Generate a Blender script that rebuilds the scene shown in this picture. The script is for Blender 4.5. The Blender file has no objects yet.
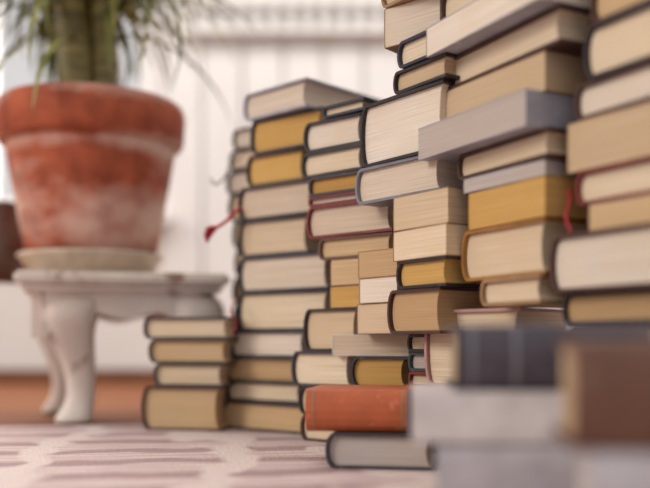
import bpy, bmesh, math, random
from mathutils import Vector, noise
random.seed(7)
F=902.8; H=0.112; HZ=345.0   # focal length (px units), eye height, horizon row
scene=bpy.context.scene
scene.view_settings.view_transform='Standard'
scene.view_settings.look='None'

# ---------------------------------------------------------------- materials
def srgb(r,g,b):
    def f(c):
        c/=255.0
        return c/12.92 if c<=0.04045 else ((c+0.055)/1.055)**2.4
    return (f(r),f(g),f(b),1)
def newmat(name):
    m=bpy.data.materials.new(name); m.use_nodes=True
    nt=m.node_tree; b=nt.nodes['Principled BSDF']
    return m,nt,b
def mixrgb(nt,fac,a,b,mode='MIX'):
    n=nt.nodes.new('ShaderNodeMix'); n.data_type='RGBA'; n.blend_type=mode
    for s,v in ((n.inputs[0],fac),(n.inputs[6],a),(n.inputs[7],b)):
        if hasattr(v,'is_linked') or isinstance(v,bpy.types.NodeSocket): nt.links.new(v,s)
        else: s.default_value=v
    return n.outputs[2]
def noise_n(nt,scale,detail=3,vecscale=(1,1,1),rot=(0,0,0),rough=.5):
    tc=nt.nodes.new('ShaderNodeTexCoord'); mp=nt.nodes.new('ShaderNodeMapping')
    mp.inputs['Scale'].default_value=vecscale; mp.inputs['Rotation'].default_value=rot
    n=nt.nodes.new('ShaderNodeTexNoise'); n.inputs['Scale'].default_value=scale
    n.inputs['Detail'].default_value=detail; n.inputs['Roughness'].default_value=rough
    nt.links.new(tc.outputs['Object'],mp.inputs[0]); nt.links.new(mp.outputs[0],n.inputs[0])
    return n.outputs[0]
def ramp(nt,fac,p0,p1,c0=(0,0,0,1),c1=(1,1,1,1)):
    r=nt.nodes.new('ShaderNodeValToRGB'); nt.links.new(fac,r.inputs[0])
    r.color_ramp.elements[0].position=p0; r.color_ramp.elements[1].position=p1
    r.color_ramp.elements[0].color=c0; r.color_ramp.elements[1].color=c1
    return r.outputs[0]
def bump(nt,b,h,st,dist=.001):
    n=nt.nodes.new('ShaderNodeBump'); n.inputs['Strength'].default_value=st; n.inputs['Distance'].default_value=dist
    nt.links.new(h,n.inputs['Height']); nt.links.new(n.outputs[0],b.inputs['Normal'])
def simple(name,c,rough=.6,var=.12,scale=40):
    m,nt,b=newmat(name)
    d=tuple(x*(1-var*2) for x in c[:3])+(1,)
    n=noise_n(nt,scale,4)
    nt.links.new(mixrgb(nt,ramp(nt,n,.3,.7),d,c),b.inputs['Base Color'])
    b.inputs['Roughness'].default_value=rough
    return m
def cloth(name,c):
    m,nt,b=newmat(name)
    n=noise_n(nt,40,4); e=noise_n(nt,90,3)
    c1=mixrgb(nt,ramp(nt,n,.3,.7),tuple(x*.72 for x in c[:3])+(1,),c)
    c2=mixrgb(nt,ramp(nt,e,.62,.74),c1,tuple(min(1,x*1.15+.05) for x in c[:3])+(1,))   # scuffs
    nt.links.new(c2,b.inputs['Base Color']); b.inputs['Roughness'].default_value=.5
    return m
def pages(name,c):
    m,nt,b=newmat(name)
    d=(c[0]*.62,c[1]*.56,c[2]*.49,1)
    lines=noise_n(nt,1.0,2,(6,6,1500),rough=.7)
    blot=noise_n(nt,16,4)
    c1=mixrgb(nt,ramp(nt,lines,.3,.66),d,c)
    c2=mixrgb(nt,ramp(nt,blot,.38,.8),c1,(c[0]*.82,c[1]*.75,c[2]*.64,1))
    at=nt.nodes.new('ShaderNodeAttribute'); at.attribute_name='age'
    c3=mixrgb(nt,at.outputs['Fac'],c2,srgb(198,172,136),'MULTIPLY')
    nt.links.new(c3,b.inputs['Base Color']); b.inputs['Roughness'].default_value=.85
    bump(nt,b,lines,.5,.0006)
    return m
MATS={}
PG=dict(cream=srgb(238,222,198),white=srgb(240,230,219),yel=srgb(222,182,110),tan=srgb(216,188,150),grey=srgb(208,203,205))
for k,c in PG.items(): MATS['p_'+k]=pages('paper_'+k,c)
CV=dict(black=srgb(40,28,34),navy=srgb(40,38,58),red=srgb(120,34,32),brown=srgb(76,44,36),slate=srgb(132,130,140),
        white=srgb(212,205,206),lav=srgb(170,169,180),tan=srgb(160,125,90),olive=srgb(92,78,54),orange=srgb(186,94,54),
        dgrey=srgb(60,52,60),green=srgb(52,66,62),ochre=srgb(166,116,56),pink=srgb(196,150,146),rust=srgb(104,68,52),
        char=srgb(72,66,76),pale=srgb(184,178,184),dbrown=srgb(80,46,38))
for k,c in CV.items(): MATS['c_'+k]=cloth('cloth_'+k,c)

# ---------------------------------------------------------------- mesh accumulator
class Acc:
    def __init__(s): s.v=[];s.f=[];s.m=[];s.mats=[];s.age=[];s.cur=0
    def mi(s,key):
        if key not in s.mats: s.mats.append(key)
        return s.mats.index(key)
    def add(s,vs,fs,key):
        o=len(s.v); s.v+=[tuple(v) for v in vs]
        i=s.mi(key)
        for f in fs: s.f.append([o+k for k in f]); s.m.append(i); s.age.append(s.cur)
    def build(s,name,origin=(0,0,0)):
        me=bpy.data.meshes.new(name)
        ox,oy,oz=origin
        me.from_pydata([(a-ox,b-oy,c-oz) for a,b,c in s.v],[],s.f)
        for k in s.mats: me.materials.append(MATS[k])
        for p,i in zip(me.polygons,s.m): p.material_index=i
        bm=bmesh.new(); bm.from_mesh(me); bmesh.ops.recalc_face_normals(bm,faces=bm.faces); bm.to_mesh(me); bm.free()
        at=me.attributes.new('age','FLOAT','FACE')
        for i,v in enumerate(s.age): at.data[i].value=v
        ob=bpy.data.objects.new(name,me); ob.location=origin
        scene.collection.objects.link(ob); return ob

def extrude(acc,prof,y0,y1,tf,key,strip=None):
    n=len(prof)
    vs=[tf(x,y0,z) for x,z in prof]+[tf(x,y1,z) for x,z in prof]
    fs=[(i,(i+1)%n,n+(i+1)%n,n+i) for i in range(n)]
    fs+=[tuple(q) for q in strip]+[tuple(n+k for k in reversed(q)) for q in strip]
    acc.add(vs,fs,key)

def book(acc,P,a,U,V,z0,t,pg,cv,mode='L',kind='hard',bands=()):
    acc.cur=random.random()**1.5*.55
    ca,sa=math.cos(a),math.sin(a)
    if mode in('L','R'): w,L=U,V
    else: w,L=V,U
    def tf(x,y,z):
        if mode=='L': u,v=x,y
        elif mode=='R': u,v=w-x,y
        elif mode=='B': u,v=y,w-x
        else: u,v=y,x
        return (P[0]+u*ca+v*sa, P[1]-u*sa+v*ca, z0+z)
    if kind=='hard': bt,ov,bul=.0030,.0045,min(.26*t,.009)
    else: bt,ov,bul=.0008,.0003,.0006
    N=8
    x0=bul
    outer=[(w,0)]; inner=[(w,bt)]
    for i in range(N+1):
        th=math.pi*i/N
        outer.append((x0-bul*math.sin(th), t/2-(t/2)*math.cos(th)))
        inner.append((x0+.0005-(bul-min(bt,bul)*.8)*math.sin(th), t/2-(t/2-bt)*math.cos(th)))
    outer.append((w,t)); inner.append((w,t-bt))
    m=len(outer)
    prof=outer+inner[::-1]
    strip=[(i,i+1,2*m-2-i,2*m-1-i) for i in range(m-1)]
    extrude(acc,prof,0,L,tf,'c_'+cv,strip)
    for f0,f1,key in bands:   # printed / cloth bands wrapped round the spine
        o2=[];i2=[]
        for i in range(N+1):
            th=math.pi*i/N
            o2.append((x0-(bul+.0005)*math.sin(th), t/2-(t/2+.0001)*math.cos(th)))
            i2.append((x0-(bul-.0004)*math.sin(th), t/2-(t/2-.0004)*math.cos(th)))
        k=len(o2)
        extrude(acc,o2+i2[::-1],L*f0,L*f1,tf,key,[(i,i+1,2*k-2-i,2*k-1-i) for i in range(k-1)])
    pp=[]
    for i in range(N+1):
        th=math.pi*i/N
        pp.append((x0+.001-(bul*.72)*math.sin(th), t/2-(t/2-bt)*math.cos(th)))
    conc=bul*.55 if kind=='hard' else 0
    for i in range(N+1):
        th=math.pi*(1-i/N)
        pp.append((w-ov-conc*math.sin(th), t/2-(t/2-bt)*math.cos(th)))
    ns=N+1
    strip=[(i,i+1,2*ns-2-i,2*ns-1-i) for i in range(ns-1)]
    extrude(acc,pp,ov,L-ov,tf,'p_'+pg,strip)

def ux(px): return (px-325)/F
STK=[]
def stack(px0,Y0,adeg,books,V=.2,jit=2.0,name='book_stack',z0=0.0):
    acc=Acc(); a0=math.radians(adeg); x0=ux(px0)*Y0
    zb=z0
    for b in books:
        top,l,r,pg,cv=b[:5]; o=b[5] if len(b)>5 else {}
        zt=H+(HZ-top)*Y0/F
        dv=o.get('dv',0)+random.uniform(-.002,.002)
        bx=x0-math.sin(a0)*(-dv); by=Y0+math.cos(a0)*dv
        xl=ux(l); s=(xl*by-bx)/(math.cos(a0)+xl*math.sin(a0))
        P=(bx+s*math.cos(a0), by-s*math.sin(a0))
        a=math.radians(o.get('a',adeg+random.uniform(-jit,jit)))
        xr=ux(r); U=(xr*P[1]-P[0])/(math.cos(a)+xr*math.sin(a))
        t=zt-zb
        book(acc,P,a,U,o.get('V',V*random.uniform(.92,1.05)),zb,t-.0003,pg,cv,o.get('m','L'),o.get('k','hard'),o.get('bands',()))
        zb=zt
    ob=acc.build(name,(x0,Y0,z0)); STK.append(ob); return ob

PB={'k':'soft'}
stack(143,1.19,12,[(386,141,221,'tan','brown'),(363,153,224,'cream','dgrey'),(339,148,228,'tan','olive'),(317,143,229,'cream','dgrey')],V=.13)
stack(237,1.2,38,[
 (401,221,311,'tan','black'),(381,226,300,'cream','dgrey'),(357,224,302,'tan','olive'),(331,229,304,'white','navy'),
 (293,237,328,'cream','black'),(258,238,328,'white','navy'),(222,238,308,'cream','dgrey'),(189,238,312,'white','black'),
 (158,246,304,'yel','brown'),(124,250,322,'yel','navy'),(97,243,306,'white','lav',{'V':.17,'a':44})],V=.2)
stack(228,1.36,38,[(395,240,300,'cream','brown'),(365,238,300,'tan','black'),(335,238,300,'cream','brown'),(305,232,300,'cream','navy'),
 (278,232,300,'tan','black'),(250,234,300,'cream','brown'),(222,232,300,'cream','black'),(195,228,300,'cream','dgrey'),
 (172,226,300,'white','dgrey'),(152,229,300,'cream','navy'),(131,232,300,'white','brown')],V=.14)
stack(303,1.06,42,[(414,300,352,'cream','brown'),(386,298,352,'cream','black'),(351,291,350,'cream','dgrey'),(309,303,357,'cream','black'),
 (288,330,364,'yel','tan',PB),(262,330,366,'tan','brown',PB),(240,318,392,'tan','rust'),(208,306,392,'white','red'),
 (198,308,366,'white','red'),(179,308,362,'yel','dgrey'),(154,301,362,'cream','black'),(124,303,362,'white','black'),(112,322,364,'cream','navy')],V=.17)
stack(357,.985,50,[(418,352,404,'cream','red'),(388,352,404,'tan','navy'),(356,350,408,'yel','black',{'a':25}),(334,332,409,'white','white',{'k':'soft','a':25}),
 (304,357,397,'cream','tan',PB),(279,359,397,'white','tan',PB),(252,358,397,'tan','tan',PB)],V=.13)
dE={'dv':.035}
stack(393,.925,56,[(420,404,440,'cream','red',dE),(388,404,440,'tan','black',dE),(372,408,440,'cream','red',dE),(352,408,440,'grey','green',dE),(334,407,440,'cream','black',dE),
 (290,387,440,'tan','brown'),(262,396,446,'yel','black'),(232,393,446,'cream','tan',PB),(198,393,448,'cream','tan',PB),
 (160,355,440,'white','slate',{'a':52}),(95,360,443,'white','black',{'a':54}),(72,393,446,'cream','black'),(45,397,442,'cream','navy'),
 (5,384,440,'white','tan',{'k':'soft','a':40}),(-40,380,440,'cream','tan')],V=.14)
stack(461,.86,62,[(420,430,540,'cream','dgrey',{'V':.1}),(388,426,540,'cream','black',{'V':.1}),(308,424,520,'cream','pink',{'a':45,'V':.1}),
 (282,480,540,'cream','tan'),(232,461,545,'cream','ochre'),(195,468,545,'yel','ochre',PB),(180,463,545,'grey','slate',PB),(154,457,548,'cream','brown'),
 (121,418,526,'grey','lav',{'dv':-.02,'k':'soft','m':'R'}),(85,445,545,'cream','tan',{'m':'B','k':'soft'}),(52,446,560,'cream','brown'),(22,426,540,'white','lav',{'dv':-.02,'k':'soft'}),(-20,440,545,'cream','brown')],V=.14)
stack(567,.75,60,[(425,570,690,'cream','brown'),(375,565,690,'tan','black'),(325,566,690,'cream','brown'),(293,562,700,'tan','black'),(236,549,690,'white','dbrown',{'dv':-.01}),
 (208,588,690,'tan','rust',PB),(174,575,690,'cream','red'),(124,567,690,'cream','tan',PB),(88,574,690,'white','brown'),(36,583,690,'cream','black'),
 (-5,590,690,'tan','brown'),(-60,585,690,'cream','black')],V=.14)
# foreground low stacks
stack(325,.82,8,[(432,325,436,'grey','dgrey',{'a':10,'m':'L'}),(389,305,426,'tan','orange',{'a':8,'m':'F','bands':((.84,1.0,'c_dbrown'),(.80,.815,'c_tan'),(.06,.075,'c_tan'))})],V=.10)
stack(440,.57,6,[(443,436,640,'white','pale',{'m':'F'}),(391,412,576,'grey','white',{'m':'F','k':'soft'}),(324,455,655,'tan','char',{'m':'F','bands':((.08,.10,'c_slate'),(.30,.32,'c_slate'))})],V=.12)
stack(575,.43,10,[(452,590,760,'grey','pale',{'m':'F'}),(338,572,760,'tan','rust',{'m':'F'})],V=.10)

# ribbon bookmarks
def curve(name,pts,r,mat,parent=None):
    cu=bpy.data.curves.new(name,'CURVE'); cu.dimensions='3D'; cu.bevel_depth=r; cu.bevel_resolution=2
    sp=cu.splines.new('BEZIER'); sp.bezier_points.add(len(pts)-1)
    for bp,p in zip(sp.bezier_points,pts):
        bp.co=p; bp.handle_left_type=bp.handle_right_type='AUTO'
    ob=bpy.data.objects.new(name,cu); scene.collection.objects.link(ob); cu.materials.append(mat)
    if parent: 
        ob.parent=parent; ob.matrix_parent_inverse=parent.matrix_world.inverted()
    return ob
bpy.context.view_layer.update()
MATS['ribbon']=simple('ribbon_red',srgb(200,44,62),.5)
MATS['cord']=simple('cord_dark',srgb(90,70,70),.6)
def W(px,py,Y): return (ux(px)*Y,Y,H+(HZ-py)*Y/F)
bS=STK[1]
curve('ribbon_bookmark',[W(245,206,1.21),W(234,213,1.185),W(226,221,1.18),W(216,228,1.18)],.0024,MATS['ribbon'],bS)
for i in range(6):
    curve('tassel_%d'%i,[W(217,227,1.18),W(211,227+i*1.6,1.178+.002*i),W(204+abs(i-2.5),229+i*2.6,1.176+.003*i)],.0018,MATS['ribbon'],bS)
curve('ribbon_cord',[W(240,158,1.3),W(230,166,1.27),W(224,178,1.27),W(214,184,1.27),W(211,178,1.27)],.0013,MATS['cord'],bS)
curve('ribbon_thread',[W(236,300,1.19),W(231,312,1.17),W(236,324,1.17),W(232,335,1.17)],.0009,MATS['ribbon'],bS)
fS=STK[6]
curve('ribbon_bookmark_red',[W(566,182,.775),W(570,200,.755),W(566,216,.75),W(571,232,.745)],.0012,MATS['ribbon'],fS)

# ---------------------------------------------------------------- helpers for furniture
def add_obj(name,me,mat,parent=None,loc=(0,0,0),smooth=False):
    ob=bpy.data.objects.new(name,me); ob.location=loc; scene.collection.objects.link(ob)
    if mat: me.materials.append(mat)
    if smooth:
        for p in me.polygons: p.use_smooth=True
    if parent: ob.parent=parent
    return ob
def box_me(name,x0,x1,y0,y1,z0,z1,bev=0):
    bm=bmesh.new(); bmesh.ops.create_cube(bm,size=1)
    for v in bm.verts:
        v.co=Vector(((x0+x1)/2+v.co.x*(x1-x0),(y0+y1)/2+v.co.y*(y1-y0),(z0+z1)/2+v.co.z*(z1-z0)))
    if bev: bmesh.ops.bevel(bm,geom=bm.edges[:],offset=bev,segments=3,affect='EDGES')
    me=bpy.data.meshes.new(name); bm.to_mesh(me); bm.free(); return me
def lathe(name,prof,n=64):
    bm=bmesh.new(); rings=[]
    for r,z in prof:
        rings.append([bm.verts.new((r*math.cos(2*math.pi*i/n),r*math.sin(2*math.pi*i/n),z)) for i in range(n)])
    for a,b in zip(rings,rings[1:]):
        for i in range(n): bm.faces.new((a[i],a[(i+1)%n],b[(i+1)%n],b[i]))
    bm.faces.new(rings[0][::-1]); bm.faces.new(rings[-1])
    bmesh.ops.recalc_face_normals(bm,faces=bm.faces)
    me=bpy.data.meshes.new(name); bm.to_mesh(me); bm.free(); return me

# painted wood
m,nt,b=newmat('distressed_white_paint'); MATS['paintw']=m
n=noise_n(nt,26,5); n2=noise_n(nt,7,3)
c=mixrgb(nt,ramp(nt,n2,.4,.75),srgb(222,210,200),srgb(192,174,164))
c=mixrgb(nt,ramp(nt,n,.58,.68),c,srgb(152,120,102))
nt.links.new(c,b.inputs['Base Color']); b.inputs['Roughness'].default_value=.6

# stool
TZ=.216
stool=bpy.data.objects.new('wooden_stool',None); scene.collection.objects.link(stool)
stool.location=(-.421,1.25,0); stool.rotation_euler=(0,0,math.radians(15))
S=.29
add_obj('stool_top',box_me('stool_top',-.01,S,-.01,S,TZ-.018,TZ,.005),MATS['paintw'],stool)
add_obj('stool_moulding',box_me('stool_moulding',.0,S-.01,.0,S-.01,TZ-.028,TZ-.018,.003),MATS['paintw'],stool)
def apron(name,x0,x1,thk,flip):
    bm=bmesh.new(); N=24; rows=[]
    zt=TZ-.026
    for i in range(N+1):
        t=i/N; x=x0+(x1-x0)*t
        zb=zt-.034-.028*(abs(2*t-1)**3)-.006*math.cos(4*math.pi*t)
        rows.append([(x,0,zb),(x,0,zt),(x,thk,zt),(x,thk,zb)])
    vs=[[bm.verts.new(p if not flip else (p[1],p[0],p[2])) for p in r] for r in rows]
    for a,c in zip(vs,vs[1:]):
        for k in range(4): bm.faces.new((a[k],a[(k+1)%4],c[(k+1)%4],c[k]))
    bm.faces.new(vs[0]); bm.faces.new(vs[-1][::-1]); bmesh.ops.recalc_face_normals(bm,faces=bm.faces)
    me=bpy.data.meshes.new(name); bm.to_mesh(me); bm.free(); return me
add_obj('apron_front',apron('apron_front',.03,S-.04,.016,False),MATS['paintw'],stool,(0,.012,0))
add_obj('apron_back',apron('apron_back',.03,S-.04,.016,False),MATS['paintw'],stool,(0,S-.04,0))
add_obj('apron_left',apron('apron_left',.03,S-.04,.016,True),MATS['paintw'],stool,(.012,0,0))
add_obj('apron_right',apron('apron_right',.03,S-.04,.016,True),MATS['paintw'],stool,(S-.04,0,0))
def leg(name,cx,cy,dx,dy):
    bm=bmesh.new(); prev=None; n=16; zt=TZ-.026
    pr=[(0,.0,.040),(.10,.006,.044),(.2,.012,.042),(.32,.010,.035),(.45,.004,.029),(.6,-.003,.024),(.75,-.005,.021),(.86,-.002,.022),(.93,.004,.027),(.97,.006,.029),(1,.005,.027)]
    for t,o,r in pr:
        z=zt*(1-t)-.002*t
        ring=[]
        for i in range(n):
            th=2*math.pi*i/n
            c,s=math.cos(th),math.sin(th)
            q=(abs(c)**3.2+abs(s)**3.2)**(-1/3.2)
            ring.append(bm.verts.new((cx+dx*o+r*q*c*.95,cy+dy*o+r*q*s*.95,z)))
        if prev:
            for i in range(n): bm.faces.new((prev[i],prev[(i+1)%n],ring[(i+1)%n],ring[i]))
        else: bm.faces.new(ring)
        prev=ring
    bm.faces.new(prev[::-1]); bmesh.ops.recalc_face_normals(bm,faces=bm.faces)
    me=bpy.data.meshes.new(name); bm.to_mesh(me); bm.free()
    ob=add_obj(name,me,MATS['paintw'],stool,smooth=True)
    sd=ob.modifiers.new('sub','SUBSURF'); sd.levels=1; sd.render_levels=2
leg('leg_1',.076,.050,-1,-1); leg('leg_2',S-.050,.050,1,-1); leg('leg_3',.050,S-.050,-1,1); leg('leg_4',S-.050,S-.050,1,1)

# pot
m,nt,b=newmat('weathered_terracotta'); MATS['terra']=m
n=noise_n(nt,9,5,(1,1,1.3),rough=.6); n2=noise_n(nt,30,4); n3=noise_n(nt,3.4,4,(1,1,2.0))
tc=nt.nodes.new('ShaderNodeTexCoord'); sx=nt.nodes.new('ShaderNodeSeparateXYZ'); nt.links.new(tc.outputs['Object'],sx.inputs[0])
mr=nt.nodes.new('ShaderNodeMapRange'); mr.inputs[1].default_value=.03; mr.inputs[2].default_value=.27; nt.links.new(sx.outputs[2],mr.inputs[0])
cr=nt.nodes.new('ShaderNodeValToRGB'); nt.links.new(mr.outputs[0],cr.inputs[0])
els=cr.color_ramp.elements
def g(v): return (v,v,v,1)
els[0].position=0; els[0].color=g(.18); els[1].position=1; els[1].color=g(.22)
for p,v in ((.10,.36),(.30,.50),(.46,.24),(.60,.22),(.68,.52),(.72,.36),(.78,.06),(.88,.12),(.94,.25)):
    e=els.new(p); e.color=g(v)
def math_n(op,a,bv,cv=None):
    k=nt.nodes.new('ShaderNodeMath'); k.operation=op
    for i,v in enumerate((a,bv,cv)):
        if v is None: continue
        if isinstance(v,bpy.types.NodeSocket): nt.links.new(v,k.inputs[i])
        else: k.inputs[i].default_value=v
    return k.outputs[0]
tot=math_n('ADD',n,cr.outputs[0]); tot=math_n('MULTIPLY_ADD',n3,1.1,tot); tot=math_n('MULTIPLY',tot,.5)
c=mixrgb(nt,ramp(nt,n2,.3,.7),srgb(140,64,40),srgb(184,92,58))
c=mixrgb(nt,ramp(nt,tot,.61,.80),c,srgb(216,180,164)); nt.links.new(c,b.inputs['Base Color']); b.inputs['Roughness'].default_value=.8
bump(nt,b,n2,.3,.002)
PC=(-.363,1.405)
plant=bpy.data.objects.new('potted_dracaena_plant',None); scene.collection.objects.link(plant); plant.location=(PC[0],PC[1],TZ)
R=.142; PT=.266
pot=add_obj('terracotta_pot',lathe('terracotta_pot',[(.0,.008),(.088,.008),(.094,.012),(.107,.08),(.120,.15),(.127,.190),(.128,.200),(.1365,.203),(R-.001,.209),(R+.002,.250),(R-.001,.262),(R-.006,PT),(R-.016,PT),(R-.019,.260),(R-.022,.24),(.0,.24)]),MATS['terra'],plant,smooth=True)
es=pot.modifiers.new('es','EDGE_SPLIT'); es.split_angle=math.radians(50)
MATS['saucer']=simple('saucer_glaze',srgb(212,194,172),.4)
add_obj('saucer',lathe('saucer',[(0,0),(.084,0),(.092,.004),(.108,.028),(.112,.031),(.110,.035),(.106,.033),(.094,.012),(0,.008)]),MATS['saucer'],plant,smooth=True)
MATS['soil']=simple('soil',srgb(70,52,40),.95,.3,80)
bmd=lathe('soil',[(0,.232),(.12,.232),(.12,.245),(0,.249)]); add_obj('soil',bmd,MATS['soil'],plant)
# trunks
m,nt,b=newmat('plant_trunk'); MATS['trunk']=m
n=noise_n(nt,12,3,(1,1,6)); nt.links.new(mixrgb(nt,ramp(nt,n,.35,.65),srgb(88,78,44),srgb(150,140,82)),b.inputs['Base Color'])
m,nt,b=newmat('plant_leaf'); MATS['leaf']=m
n=noise_n(nt,18,2); nt.links.new(mixrgb(nt,ramp(nt,n,.35,.65),srgb(78,92,44),srgb(168,164,92)),b.inputs['Base Color'])
b.inputs['Roughness'].default_value=.45
trunks=[((-.018,-.03),(-.03,-.04),.56,.023),((.018,-.02),(.026,-.02),.62,.018),((.0,.02),(.005,.03),.49,.016)]
lv=[];lf=[]
def tube(bm,pts,rads,n=12):
    prev=None
    for p,r in zip(pts,rads):
        ring=[bm.verts.new((p[0]+r*math.cos(2*math.pi*i/n),p[1]+r*math.sin(2*math.pi*i/n),p[2])) for i in range(n)]
        if prev:
            for i in range(n): bm.faces.new((prev[i],prev[(i+1)%n],ring[(i+1)%n],ring[i]))
        prev=ring
    bm.faces.new(prev)
bm=bmesh.new()
heads=[]
for (bx,by),(tx,ty),h,r in trunks:
    pts=[];rads=[]
    for k in range(36):
        t=k/35; pts.append((bx+(tx-bx)*t+.004*math.sin(6*t),by+(ty-by)*t,.24+(h-.24)*t)); rads.append(r*(1.25-.4*t)*(1+.08*(k%2)))
    tube(bm,pts,rads); heads.append((tx,ty,h))
me=bpy.data.meshes.new('trunks'); bm.to_mesh(me); bm.free(); add_obj('trunks',me,MATS['trunk'],plant,smooth=True)
def leaf(base,az,el,L,w,droop):
    p=Vector(base); N=9; o=len(lv)
    side=Vector((-math.sin(az),math.cos(az),0))
    ang=el
    for k in range(N+1):
        t=k/N
        ww=w*(.55+1.2*t if t<.3 else (1-((t-.3)/.7)**1.8)*.91+.02)
        nrm=Vector((-math.cos(az)*math.sin(ang),-math.sin(az)*math.sin(ang),math.cos(ang)))
        lv.append(tuple(p-side*ww/2+nrm*ww*.15)); lv.append(tuple(p)); lv.append(tuple(p+side*ww/2+nrm*ww*.15))
        if k<N:
            q=o+3*k
            lf.append((q,q+1,q+4,q+3)); lf.append((q+1,q+2,q+5,q+4))
        p=p+Vector((math.cos(az)*math.cos(ang),math.sin(az)*math.cos(ang),math.sin(ang)))*(L/N)
        ang-=droop/N
for hx,hy,hz in heads:
    for i in range(85):
        az=random.uniform(0,2*math.pi); k=random.random()
        leaf((hx,hy,hz-.12+.12*k),az,random.uniform(0,1.2),random.uniform(.20,.33),random.uniform(.011,.018),random.uniform(1.4,2.7))
me=bpy.data.meshes.new('leaves'); me.from_pydata(lv,[],lf); add_obj('leaves',me,MATS['leaf'],plant,smooth=True)

MATS['jug']=simple('dark_glazed_clay',srgb(96,66,54),.35)
jug=add_obj('clay_jug',lathe('clay_jug',[(0,0),(.03,0),(.034,.004),(.05,.03),(.054,.055),(.046,.085),(.03,.105),(.027,.12),(.034,.13),(.031,.13),(.024,.12),(0,.115)],40),MATS['jug'],None,(-.535,1.50,TZ),smooth=True)

# ---------------------------------------------------------------- room
m,nt,b=newmat('woven_rug'); MATS['rug']=m
def wave(direction,sc,dist):
    tc=nt.nodes.new('ShaderNodeTexCoord')
    w=nt.nodes.new('ShaderNodeTexWave'); w.wave_type='BANDS'; w.bands_direction=direction; w.inputs['Scale'].default_value=sc
    w.inputs['Distortion'].default_value=dist; w.inputs['Detail'].default_value=3; w.inputs['Detail Scale'].default_value=3
    nt.links.new(tc.outputs['Object'],w.inputs[0]); return w.outputs[1]
w1=wave('Y',3.4,2.2); w2=wave('X',1.9,6); w3=wave('Y',14,1.5)
n=noise_n(nt,14,4); n2=noise_n(nt,260,2)
c=mixrgb(nt,ramp(nt,n,.35,.65),srgb(232,214,208),srgb(206,184,180))
c=mixrgb(nt,ramp(nt,w3,.5,.9),c,srgb(196,168,166))
c=mixrgb(nt,ramp(nt,w1,.5,.85),c,srgb(146,110,114))
c=mixrgb(nt,ramp(nt,w2,.66,.88),c,srgb(232,216,210))
c=mixrgb(nt,ramp(nt,n2,.2,.9),c,srgb(190,168,164)); 
nt.links.new(c,b.inputs['Base Color']); b.inputs['Roughness'].default_value=.95; bump(nt,b,n2,.6,.003)
rug=add_obj('rug',box_me('rug',-1.2,1.4,-1.3,0,-.002,0),MATS['rug'],None,(-.1,1.30,0)); rug.rotation_euler=(0,0,math.radians(9))
m,nt,b=newmat('wood_floor'); MATS['wood']=m
n=noise_n(nt,3,4,(1,12,1)); nt.links.new(mixrgb(nt,ramp(nt,n,.3,.7),srgb(96,56,34),srgb(134,82,50)),b.inputs['Base Color']); b.inputs['Roughness'].default_value=.9
b.inputs['Specular IOR Level'].default_value=.15
add_obj('floor',box_me('floor',-4,4,-2,2.7,-.06,-.002),MATS['wood'])
m,nt,b=newmat('painted_wall'); MATS['wall']=m
n=noise_n(nt,3,3); nt.links.new(mixrgb(nt,n,srgb(220,216,212),srgb(232,228,224)),b.inputs['Base Color']); b.inputs['Roughness'].default_value=.7
WY=2.7; s=WY/F
def boxes(name,lst,mat,parent=None):
    bm=bmesh.new()
    for (x0,x1,y0,y1,z0,z1) in lst:
        r=bmesh.ops.create_cube(bm,size=1)
        for v in r['verts']: v.co=Vector(((x0+x1)/2+v.co.x*(x1-x0),(y0+y1)/2+v.co.y*(y1-y0),(z0+z1)/2+v.co.z*(z1-z0)))
    me=bpy.data.meshes.new(name); bm.to_mesh(me); bm.free(); return add_obj(name,me,mat,parent)
wx0,wx1=-1.55,-.50; wz0,wz1=.50,1.9
boxes('wall_back',[(-4,wx0,WY,WY+.15,-.06,2.4),(wx1,4,WY,WY+.15,-.06,2.4),(wx0,wx1,WY,WY+.15,-.06,wz0),(wx0,wx1,WY,WY+.15,wz1,2.4)],MATS['wall'])
MATS['wboard']=simple('white_board',srgb(234,231,228),.6,.03,6)
fr=[(wx0,wx0+.05,WY-.01,WY+.08,wz0,wz1),(wx1-.05,wx1,WY-.01,WY+.08,wz0,wz1),(wx0,wx1,WY-.01,WY+.08,wz0,wz0+.05),(wx0,wx1,WY-.01,WY+.08,wz1-.05,wz1),((wx0+wx1)/2-.025,(wx0+wx1)/2+.025,WY,WY+.06,wz0,wz1),(wx0,wx1,WY,WY+.06,1.2,1.23),(wx0-.04,wx1+.04,WY-.06,WY,wz0-.03,wz0)]
boxes('window_1',fr,MATS['wboard'])
zt=H+(HZ-38)*s
bl=[]; x=-.48
while x<1.2:
    bl.append((x,x+.110,WY-.016,WY,.03,zt)); x+=.120
boxes('trim_1',bl,MATS['wboard'])
vl=[(-.42,1.2,WY-.05,WY,zt,zt+.018),(-.42,1.2,WY-.05,WY,zt+.085,zt+.1)]
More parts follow.
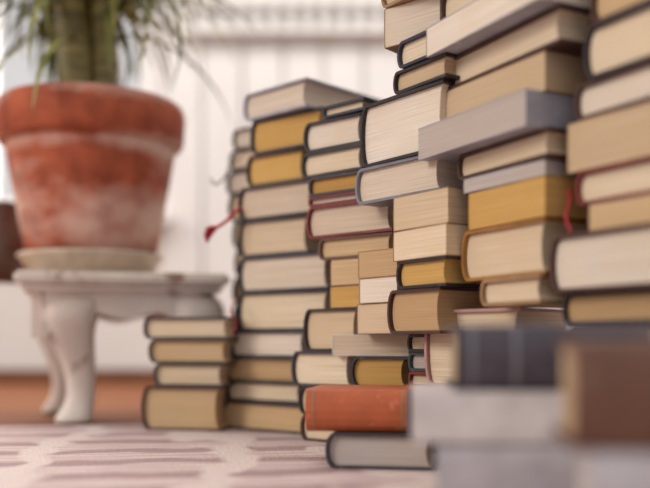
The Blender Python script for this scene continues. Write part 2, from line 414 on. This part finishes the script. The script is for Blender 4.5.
x=-.41
while x<1.18:
    vl.append((x,x+.022,WY-.045,WY-.02,zt+.018,zt+.085)); x+=.05
boxes('trim_2',vl,MATS['wboard'])
MATS['bb']=simple('baseboard_wood',srgb(128,78,48),.8,.15,6)
boxes('baseboard_back',[(-4,4,WY-.035,WY-.022,-.002,.04)],MATS['bb'])

# ---------------------------------------------------------------- light
w=bpy.data.worlds.new('World'); scene.world=w; w.use_nodes=True
bg=w.node_tree.nodes['Background']; bg.inputs[0].default_value=(1.0,.96,.95,1); bg.inputs[1].default_value=.72
sun=bpy.data.lights.new('sun','SUN'); sun.energy=1.5; sun.angle=math.radians(22); sun.color=(1,.91,.81)
so=bpy.data.objects.new('sun',sun); scene.collection.objects.link(so)
so.rotation_euler=Vector((.85,.42,-.5)).to_track_quat('-Z','Y').to_euler()
al=bpy.data.lights.new('wall_fill','AREA'); al.energy=36; al.shape='RECTANGLE'; al.size=3; al.size_y=.5; al.color=(1,.97,.94)  # unseen fill light added to brighten the back wall, not a lamp in the room
ao=bpy.data.objects.new('wall_fill',al); scene.collection.objects.link(ao); ao.location=(-.2,1.8,2.3)
ao.rotation_euler=(Vector((-.2,2.7,.5))-Vector(ao.location)).to_track_quat('-Z','Y').to_euler()
wl=bpy.data.lights.new('window_daylight','AREA'); wl.energy=55; wl.shape='RECTANGLE'; wl.size=1.0; wl.size_y=1.3; wl.color=(1,.93,.85)
wo=bpy.data.objects.new('window_daylight',wl); scene.collection.objects.link(wo); wo.location=(-1.02,2.95,1.25)
wo.rotation_euler=(Vector((0,1,.2))-Vector(wo.location)).to_track_quat('-Z','Y').to_euler()

cam=bpy.data.cameras.new('cam'); cam.lens=50; cam.sensor_width=36; cam.shift_y=(HZ-244)/650
cam.dof.use_dof=True; cam.dof.focus_distance=.93; cam.dof.aperture_fstop=1.8
cam.clip_start=.01
co=bpy.data.objects.new('cam',cam); scene.collection.objects.link(co); co.location=(0,0,H); co.rotation_euler=(math.pi/2,0,0)
scene.camera=co
